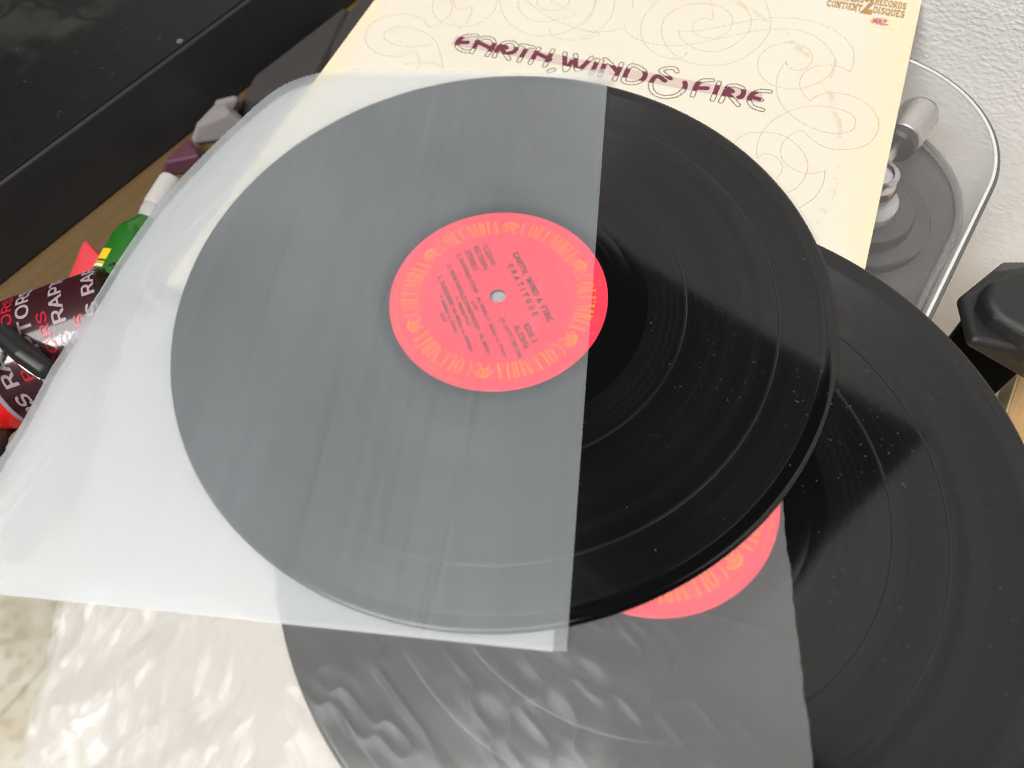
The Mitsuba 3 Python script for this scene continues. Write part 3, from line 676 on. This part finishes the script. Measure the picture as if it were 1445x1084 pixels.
def sleeve_two(layer):
    ns, nt = 540, 540
    u = np.linspace(0 if layer == 0 else .012, 1, ns)[:, None] * np.ones((1, nt)); v = np.linspace(0, 1, nt)[None] * np.ones((ns, 1))
    o0, o1, l0, l1 = np.array([.128, .050]), np.array([.0775, -.2535]), np.array([-.180, .020]), np.array([-.206, -.2535])
    X = ((1 - u) * (1 - v))[..., None] * o0 + ((1 - u) * v)[..., None] * o1 + (u * (1 - v))[..., None] * l0 + (u * v)[..., None] * l1
    x, y = X[..., 0], X[..., 1]
    X[..., 0] += sstep(.9, 1, u) * .004 * (f2(y * 40, y * 0 + 3, 21) - .5) + sstep(.03, 0, u) * .0012 * (f2(y * 160, y * 0 + 7, 22) - .5)
    r = np.hypot(x - REC2[0], y - REC2[1])
    over = 1 - sstep(.1512, .175, r)
    base = (-.0028 if layer == 0 else -.0060); out = (-.0065 if layer == 0 else -.0078)
    h = out + (base - out) * over
    h = h - .012 * sstep(-.09, -.20, x) * sstep(-.02, -.15, y)
    # soft waves over the disc
    p = x * .80 + y * .60; q = -x * .60 + y * .80
    warp = .010 * f2(x * 22, y * 22, 23)
    w = (1 - np.abs(2 * n2((p + .35 * warp) * 175, q * 62, 24) - 1)) ** 1.5 * .0009 + .00025 * f2(x * 70, y * 70, 27)
    patch = sstep(.36, .6, f2(x * 12 + 3, y * 12, 25)) * sstep(.085, .03, x + .25 * (y + .15))
    soft = over * w * (.25 + .9 * patch) * (.25 + .75 * sstep(.150, .172, np.hypot(x, y)))
    # crumpled, sharply creased film at the free end
    free = sstep(-.075, -.135, x + .06 * (f2(x * 14, y * 14, 28) - .5))
    a = x * .91 - y * .41 + .012 * (f2(x * 30, y * 30, 29) - .5); b = x * .41 + y * .91
    c1 = (1 - np.abs(2 * n2(a * 75, b * 16, 31) - 1)); c2 = (1 - np.abs(2 * n2(a * 150 + 5, b * 44, 32) - 1)); c3 = np.abs(2 * f2(x * 110, y * 110, 33) - 1)
    mid = sstep(-.02, -.075, x) * (1 - free)
    q2 = x * .35 + y * .94
    big = n2((y * .86 - x * .5 + .015 * f2(x * 20, y * 20, 34)) * 62, q2 * 12, 35)
    tri = lambda z: 2 * np.abs(z - np.floor(z + .5))
    rg = np.random.default_rng(77); cr = 0
    for k in range(9):
        th = math.radians(rg.normal(0, 34) if k < 6 else rg.uniform(0, 180)); lam = rg.uniform(.016, .034) if k < 4 else rg.uniform(.006, .015)
        wx = .35 * (f2(x * 26, y * 26, 40 + k, 2) - .5) * .04; ph = rg.uniform(0, 1)
        cr = cr + lam * (.135 if k < 4 else .115) * tri((a * math.cos(th) + b * math.sin(th) * .6 + wx) / lam + ph + .6 * n2(a * 22, b * 15, 60 + k)) * (.15 + 1.1 * sstep(.3, .7, n2(x * 34, y * 34, 80 + k)))
    free = free * sstep(.153, .185, r)
    crumple = free * (cr + .0006 * np.abs(2 * f2(x * 150, y * 150, 33, 4) - 1)) + mid * (1 - over) * big * .0016
    h = h - .011 * free + soft + (crumple if layer == 0 else crumple * .6)
    if layer == 0:
        for (ax, ay, bx, by, am) in ((.083, -.120, .03, -.190, .0004), (.06, -.15, .085, -.16, .0004), (-.06, -.235, -.095, -.16, .0008), (.02, -.205, .07, -.215, .0003)):
            d = np.array([bx - ax, by - ay]); L = np.hypot(*d); d = d / L
            tt = (x - ax) * d[0] + (y - ay) * d[1]; nn = -(x - ax) * d[1] + (y - ay) * d[0]
            h = h + .5 * am * np.exp(-(nn / .0010) ** 2) * sstep(-.004, .004, tt) * sstep(L + .004, L - .004, tt)
    P = np.concatenate([X, h[..., None]], -1)
    return trimesh.Trimesh(P.reshape(-1, 3), grid(ns, nt), process=False)
scene['inner_sleeve_001__front_sheet'] = ply(sleeve_two(0), 'm_film_crisp', smooth=True)
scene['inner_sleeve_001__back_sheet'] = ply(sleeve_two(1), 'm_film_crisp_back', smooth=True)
tag('inner_sleeve_001', 'crumpled thin plastic sleeve at the bottom round the lower record', 'record sleeve')

# ------------------------------------------------------------------ turntable under the jacket
RD, DD = np.array([.774, -.634]), np.array([.634, .774])
def RDp(r, d): return RD * r + DD * d
def rd_place(m):
    M = np.eye(4); M[:2, 0] = RD; M[:2, 1] = DD; m.apply_transform(M); return m
def plan(inset, r_back=.075, r_front=.02):
    x0, x1, y0, y1 = -.17 + inset, .170 - inset, -.086 + inset, .264 - inset
    rb, rf = r_back - inset, max(r_front - inset, .004)
    g = unary_union([Point(x1 - rb, y1 - rb).buffer(rb, 48), Point(x0 + rb, y1 - rb).buffer(rb, 48), Point(x0 + rf, y0 + rf).buffer(rf, 24), Point(x1 - rf, y0 + rf).buffer(rf, 24)]).convex_hull
    return g
PZ, CT = -.0535, -.0118
def ring_pts(g, z, n=420):
    L = g.exterior.length
    return np.array([[*g.exterior.interpolate(L * i / n).coords[0], z] for i in range(n)])
scene['turntable__plinth'] = ply(rd_place(trimesh.creation.extrude_polygon(plan(.0), .0165, engine='earcut')).apply_translation([0, 0, PZ - .0165]), 'm_plinth', smooth=30)
for fx, fy in ((-.12, -.04), (.12, -.04), (-.1, .2), (.1, .2)):
    q = RDp(fx, fy); part('foot', lathe([(0, -.0150), (.018, -.0150), (.020, -.012), (.016, 0), (0, 0)], 32, origin=(q[0], q[1], PZ - .0165)), 'm_black', smooth=40, parent='turntable')
def band(g, z0, z1):
    a, b = ring_pts(g, z0), ring_pts(g, z1); n = len(a)
    V = np.vstack([a, b]); F = []
    for i in range(n):
        j = (i + 1) % n; F += [[i, j, n + j], [i, n + j, n + i]]
    return trimesh.Trimesh(V, F, process=False)
scene['turntable__cover'] = ply(rd_place(flat(plan(.0012), CT)), 'm_pane')
scene['turntable__cover__wall'] = ply(rd_place(band(plan(.0012), CT - .0012, PZ + .001)), 'm_pane', smooth=True)
def closed_tube(pts, r, n=8):
    pts = np.vstack([pts, pts[:1]]); return tube(pts, r, n, caps=False)
scene['turntable__cover__rim'] = ply(rd_place(closed_tube(ring_pts(plan(.0022), CT - .0001), .0009)), 'm_cover_glint', smooth=True)
scene['turntable__cover__edge'] = ply(rd_place(closed_tube(ring_pts(plan(.0007), CT - .0009), .0011)), 'm_cover_glint_dark', smooth=True)
scene['turntable__cover__lip'] = ply(rd_place(closed_tube(ring_pts(plan(.0030), PZ + .0022), .0020)), 'm_cover_edge', smooth=True)
scene['turntable__seam'] = ply(rd_place(trimesh.creation.extrude_polygon(plan(.004), .004, engine='earcut')).apply_translation([0, 0, PZ - .0205]), 'm_black')
tc = RDp(-.035, .075)
scene['turntable__platter'] = ply(lathe([(.142, PZ + .0005), (.142, PZ + .012), (.140, PZ + .013), (0, PZ + .013)], 120, origin=(tc[0], tc[1], 0)), 'm_black', smooth=40)
ax = np.array([.2035, .0630])
scene['turntable__arm_base'] = ply(lathe([(.0385, PZ), (.0385, PZ + .005), (.0375, PZ + .006), (0, PZ + .006)], 96, origin=(*ax, 0)), 'm_disc', smooth=40)
scene['turntable__arm_base__step'] = ply(lathe([(.029, PZ + .006), (.028, PZ + .0115), (.027, PZ + .0125), (0, PZ + .0125)], 96, origin=(*ax, 0)), 'm_disc', smooth=40)
scene['turntable__arm_base__collar'] = ply(lathe([(.0175, PZ + .0125), (.0175, PZ + .0170), (.0160, PZ + .0185), (.010, PZ + .020), (0, PZ + .020)], 64, origin=(*ax, 0)), 'm_greyplastic', smooth=40)
scene['turntable__pivot'] = ply(lathe([(0, PZ + .019), (.008, PZ + .020), (.0118, PZ + .0232), (.0128, PZ + .027), (.0115, PZ + .0305), (.0085, PZ + .0322), (.0082, PZ + .0335), (.0108, PZ + .0350), (.0112, PZ + .0362), (.0100, PZ + .0373), (.0085, PZ + .0368), (.0080, PZ + .0350), (0, PZ + .0345)], 64, origin=(*ax, 0)), 'm_chrome', smooth=40)
w0, w1 = np.array([.2275, .0905, -.0245]), np.array([.2450, .1085, -.0245])
wd = (w1 - w0) / np.linalg.norm(w1 - w0); wl = np.linalg.norm(w1 - w0)
scene['turntable__counterweight'] = ply(lathe([(0, 0), (.0100, 0), (.0108, .001), (.0108, wl - .001), (.0102, wl), (0, wl)], 64, axis=wd, origin=w0), 'm_steel', smooth=40)
scene['turntable__counterweight__collar'] = ply(lathe([(0, -.007), (.0085, -.007), (.0100, -.0055), (.0100, 0)], 64, axis=wd, origin=w0), 'm_black', smooth=40)
scene['turntable__counterweight__end_reflection'] = ply(lathe([(.0102, 0), (.0096, .0015), (0, .0016)], 64, axis=wd, origin=w1), 'm_black', smooth=40)  # black stands for a dark reflection on the far steel end
scene['turntable__tonearm'] = ply(tube([[ax[0] - .03, ax[1] - .035, -.0245], [ax[0], ax[1], -.0215], w0 - wd * .004], .0030, 20), 'm_steel', smooth=40)
tag('turntable', 'turntable with a clear round-cornered dust cover under the album jacket', 'turntable')

# ------------------------------------------------------------------ furniture
DZ = -.0850
wall_half = Polygon([wall_pt(s, 0, .002)[:2] for s in (-3, 3)] + [list(np.array(wall_pt(s, 0, 3)[:2])) for s in (3, -3)])
desk = Polygon([RDp(-1.0, -.200), RDp(-.190, -.200), RDp(-.165, -.185), RDp(-.135, -.140), RDp(.160, -.140), RDp(.160, .215), RDp(.10, .255), RDp(-1.0, .255)]).intersection(wall_half)
scene['desk__top'] = ply(flat(desk, DZ, .024), 'm_wood_shaded')
for r, d in ((.12, -.10), (-.9, -.15), (.12, .18)):
    q = RDp(r, d); part('leg', rbox(q[0], q[1], FZ + .0005, DZ - .0242, .022, .022, RD, .003), 'm_wood_edge', parent='desk')
tag('desk', 'light wooden desk under the turntable and the clutter at the left', 'desk')
e0, ed = np.array([.2935, -.010]), np.array([.59, .807])
er = np.array([ed[1], -ed[0]])
side = Polygon([e0 - ed * .26, e0 + ed * .8, e0 + ed * .8 + er * .6, e0 - ed * .26 + er * .6]).intersection(wall_half)
scene['side_table__top'] = ply(flat(side.buffer(-.006).buffer(.006, 8), -.100, .022), 'm_wood')
rim_ = side.buffer(-.006).buffer(.006, 8)
scene['side_table__edge_strip'] = ply(flat(rim_.buffer(.0012).difference(rim_.buffer(.0002)), -.1003, .0215), 'm_wood_edge')
for p in (e0 - ed * .20 + er * .06, e0 - ed * .20 + er * .5):
    part('leg', rbox(p[0], p[1], FZ + .0005, -.1222, .02, .02, ed, .003), 'm_wood_edge', parent='side_table')
tag('side_table', 'small pale wooden table at the right edge behind the lower record', 'table')

# black flat-topped box at the upper left
bn, bd = np.array([-.741, .672]), np.array([.672, .741])
b0 = np.array([-.312, .115])
ctr = b0 + bn * .20 + bd * .04
scene['black_box__body'] = ply(rbox(ctr[0], ctr[1], DZ + .0005, -.0312, .44, .20, bd, .0016, 6), 'm_black_front_lit', smooth=40)
top = rbox(ctr[0], ctr[1], -.0309, -.0299, .438, .198, bd, .0005, 4)
scene['black_box__lid'] = ply(top, 'm_black_top', smooth=40)
tag('black_box', 'flat black box with a dusty smeared lid at the upper left', 'box')
rng = np.random.default_rng(3); sp = []
for _ in range(60):
    q = b0 + bd * rng.uniform(-.05, .35) + bn * rng.uniform(.005, .16); o = trimesh.creation.icosphere(0, rng.uniform(.0001, .0003)); o.apply_translation([*q, -.0298]); sp.append(o)
for _ in range(14):
    q = b0 + bd * rng.uniform(.0, .35) - bn * .0003; o = trimesh.creation.icosphere(0, rng.uniform(.0001, .0002)); o.apply_translation([*q, rng.uniform(-.08, -.035)]); sp.append(o)
for dd, nn, r in ((.188, .006, .0018),):
    q = b0 + bd * dd + bn * nn; o = lathe([(r * .7, 0), (r, .0001), (r, .0002), (r * .7, .0002)], 20, origin=(*q, -.0299)); sp.append(o)
scene['black_box__dust'] = ply(cat(sp), 'm_dust'); stuff('black_box__dust', 'pale dust specks')

# black panel on the wall above the desk (seen only mirrored in the records)
scene['black_board__panel'] = ply(wall_slab(-.2195, .70, .3815, 1.66, .0003, .0030), 'm_screen')
scene['black_board__trim'] = ply(wall_slab(-.2195, .70, .3815, .3855, .0031, .0036), 'm_screen')
tag('black_board', 'tall thin black board on the white wall, mirrored as a dark shape in both records', 'board')

# black clamp at the right edge
def bp_poly(ps, z): return [(*p, z) for p in ps]
base = hull([(.229, -.011, -.036), (.250, .001, -.036), (.279, .003, -.038), (.296, -.020, -.038), (.262, -.048, -.036), (.225, -.032, -.036), (.244, .000, -.058), (.240, -.020, -.058), (.275, .022, -.060), (.300, .018, -.060), (.300, -.03, -.06), (.262, -.045, -.058)], .0040, 28)
scene['desk_clamp__housing'] = ply(base, 'm_black_tex', smooth=40)
head = hull([(.2385, -.0125, -.0265), (.2340, -.0190, -.0268), (.2345, -.0255, -.0275), (.2440, -.0370, -.028), (.262, -.036, -.028), (.275, -.012, -.027), (.262, -.004, -.0265), (.2375, -.0120, -.040), (.2320, -.0195, -.040), (.2330, -.027, -.040), (.2440, -.0405, -.040), (.265, -.036, -.04), (.28, -.01, -.04)], .0050, 28)
scene['desk_clamp__head'] = ply(head, 'm_black_tex', smooth=40)
post = hull([(.236, -.016, -.056), (.262, .010, -.056), (.272, -.020, -.056), (.250, -.040, -.056), (.253, -.001, -.20), (.281, .024, -.20), (.290, -.006, -.20), (.268, -.026, -.20)], .003, 16)
scene['desk_clamp__post'] = ply(post, 'm_screen', smooth=30)
jaw = hull([(.27, -.03, -.094), (.33, .02, -.094), (.33, -.03, -.094), (.29, -.05, -.094), (.27, -.03, -.0985), (.33, .02, -.0985), (.33, -.03, -.0985), (.29, -.05, -.0985)], .001)
tag('desk_clamp', 'chunky black plastic clamp against the pale wooden table at the right', 'clamp')

# ------------------------------------------------------------------ clutter at the left
# glossy lettered tumbler lying on its side
ta = np.array([.955, .297, 0.0]); ta /= np.linalg.norm(ta)
tside = np.array([ta[1], -ta[0], 0.0]); tup = np.array([0, 0, 1.0])
tr = .0335; t0 = np.array([-.262, .0285, DZ + tr + .0008]); tl = .060
scene['tumbler__body'] = ply(lathe([(tr, 0), (tr, tl), (tr - .003, tl + .002), (0, tl + .002)], 96, axis=ta, origin=t0), 'm_wrap', smooth=40)
scene['tumbler__white_ring'] = ply(lathe([(tr - .0005, -.0020), (tr + .0003, -.0018), (tr + .0003, .0003), (tr, .0005)], 96, axis=ta, origin=t0), 'm_wrap_white', smooth=40)
scene['tumbler__red_end'] = ply(lathe([(0, -.022), (tr - .012, -.0215), (tr - .004, -.017), (tr - .0008, -.009), (tr - .0005, -.0018)], 96, axis=ta, origin=t0), 'm_red', smooth=40)
def wrap(text, h, a0, x, mat_name, parent, L):
    m = inter(text, h, L, True); v = m.vertices
    m = m.subdivide_to_size(.0025) if False else m
    ang = a0 + v[:, 0] / tr                      # from the front over the top to the back
    off = tr + .00025 + v[:, 2]
    P = t0 + np.outer(x - v[:, 1] , ta) + (np.sin(ang) * off)[:, None] * -tside + (np.cos(ang) * off)[:, None] * tup
    m.vertices = P
    return m
def split_long(m, L=.002):
    v, f = trimesh.remesh.subdivide_to_size(m.vertices, m.faces, L); return trimesh.Trimesh(v, f, process=False)
_inter = inter
def inter(text, h, length=None, bold=False): return split_long(_inter(text, h, length, bold)) if h > .004 else _inter(text, h, length, bold)
wh, rd_, dk = [], [], []
rg = np.random.default_rng(12)
for i in range(4):
    x = .011 + i * .0165
    wh.append(wrap('RAPTORS RAPTORS', .0062, math.radians(-150 + rg.uniform(-45, 45)), x, 0, 0, .128))
    rd_.append(wrap('RAPTORS', .0048, math.radians(-75 + rg.uniform(-40, 20)), x + .0080, 0, 0, .052))
    dk.append(wrap('RAPTORS', .0048, math.radians(28 + rg.uniform(0, 25)), x + .0080, 0, 0, .050))
scene['tumbler__white_lettering'] = ply(cat(wh), 'm_wrap_white')
scene['tumbler__red_lettering'] = ply(cat(rd_), 'm_wrap_red')
scene['tumbler__dark_lettering'] = ply(cat(dk), 'm_wrap_dark')
tag('tumbler', 'glossy dark red tumbler covered in lettering with a bright red end, lying at the left', 'tumbler')
ct = t0 + ta * .016 + tup * (tr + .004) + tside * .012
scene['black_clip__strap'] = ply(hull([ct, ct + [.012, -.012, -.002], ct + [.020, -.018, -.008]], .0052, 20), 'm_black', smooth=40)
scene['black_clip__hook'] = ply(tube(spline([ct + [-.001, -.002, .001], ct + [-.006, -.012, -.001], ct + [-.009, -.020, -.006]], 6), .0018, 12), 'm_black', smooth=40)
scene['black_clip__ring'] = ply(tube(spline([ct + [.004, -.004, .002], ct + [.010, -.016, -.004], ct + [.018, -.022, -.010]], 6), .0014, 12), 'm_steel', smooth=40)
tag('black_clip', 'black strap clip lying across the lettered tumbler', 'clip')

# green bottle
ca, cb = np.array([-.197, .151, -.055]), np.array([-.226, .090, -.068])
d = (cb - ca) / np.linalg.norm(cb - ca)
scene['green_bottle__body'] = ply(lathe([(0, 0), (.007, 0), (.0085, .004), (.0130, .011), (.0148, .018), (.0148, .050), (.0135, .055), (0, .056)], 64, axis=d, origin=ca + d * .022), 'm_green', smooth=40)
scene['green_bottle__cap'] = ply(lathe([(0, -.014), (.0062, -.014), (.0070, -.012), (.0082, .006), (.0078, .008), (0, .008)], 48, axis=d, origin=ca + d * .006), 'm_white', smooth=40)
scene['green_bottle__neck'] = ply(lathe([(.0078, 0), (.0080, .004), (.0072, .010), (0, .010)], 48, axis=d, origin=ca + d * .0142), 'm_greyplastic', smooth=40)
sdv = np.cross(d, [0, 0, 1.0]); sdv /= np.linalg.norm(sdv); upb = np.cross(sdv, d)
def patch(x0, x1, a0, a1, r, mat, key):
    n = 10; V = []; F = []
    for i in range(n + 1):
        a = math.radians(a0 + (a1 - a0) * i / n)
        for x in (x0, x1): V.append(ca + d * (.022 + x) + r * (math.cos(a) * upb + math.sin(a) * sdv))
    for i in range(n): F += [[2 * i, 2 * i + 1, 2 * i + 3], [2 * i, 2 * i + 3, 2 * i + 2]]
    part(key, trimesh.Trimesh(V, F, process=False), mat, smooth=True, parent='green_bottle')
patch(.030, .037, 5, 50, 0.0150, 'm_yellow', 'label'); patch(.030, .036, 52, 85, 0.0150, 'm_tape', 'label'); patch(.040, .042, 5, 85, 0.0150, 'm_tape', 'label'); patch(.045, .047, 12, 85, 0.0150, 'm_tape', 'label'); patch(.0385, .0395, 5, 40, 0.0150, 'm_yellow', 'label')
tag('green_bottle', 'small green bottle with a white cap lying between the black box and the sleeve', 'bottle')
scene['red_packet'] = ply(hull([(-.262, .100, -.078), (-.244, .118, -.060), (-.228, .098, -.062), (-.236, .074, -.080), (-.258, .082, -.080), (-.24, .112, -.08)], .002, 10), 'm_red_matte', smooth=30)
tag('red_packet', 'crinkled red packet below the green bottle', 'packet')
scene['grey_pouch'] = ply(cat([hull([(-.158, .272, -.081), (-.168, .246, -.081), (-.110, .240, -.081), (-.090, .340, -.081), (-.105, .334, -.081), (-.154, .270, -.074), (-.160, .248, -.073), (-.112, .262, -.070), (-.092, .334, -.073)], .0025, 20),
    hull([(-.100, .300, -.078), (-.118, .290, -.076), (-.085, .262, -.076), (-.055, .360, -.078), (-.075, .352, -.076), (-.070, .300, -.070)], .0025, 16)]), 'm_cloth_grey', smooth=35)
tag('grey_pouch', 'dark grey fabric pouch between the black box and the album jacket', 'pouch')
scene['white_tissue'] = ply(cat([hull([(-.196, .224, -.081), (-.178, .248, -.081), (-.160, .226, -.081), (-.190, .226, -.073), (-.176, .242, -.070), (-.170, .228, -.068)], .0035, 20), hull([(-.183, .234, -.08), (-.168, .250, -.08), (-.176, .238, -.066), (-.166, .240, -.066)], .003, 16)]), 'm_tissue', smooth=40)
tag('white_tissue', 'crumpled pale tissue peeking out beyond the sleeve', 'tissue')
scene['plum_pouch'] = ply(hull([(-.216, .196, -.082), (-.201, .216, -.082), (-.186, .196, -.082), (-.210, .196, -.074), (-.198, .212, -.073), (-.190, .196, -.072)], .002, 16), 'm_plum', smooth=40)
tag('plum_pouch', 'dark plum coloured pouch tucked behind the pale tissue', 'pouch')
scene['brown_cloth'] = ply(blob([(-.285, -.004, -.070), (-.255, -.010, -.072), (-.235, -.016, -.070), (-.31, .004, -.07)], [.015, .014, .014, .015], .006, 70, .003, 10), 'm_cloth_brown', smooth=True)
tag('brown_cloth', 'crumpled grey brown cloth below the red end of the tumbler', 'cloth')
scene['black_case'] = ply(rbox(-.285, -.036, DZ + .0005, -.058, .045, .016, [.85, -.53], .003), 'm_black', smooth=40)
tag('black_case', 'plain black case at the left edge below the crumpled cloth', 'case')
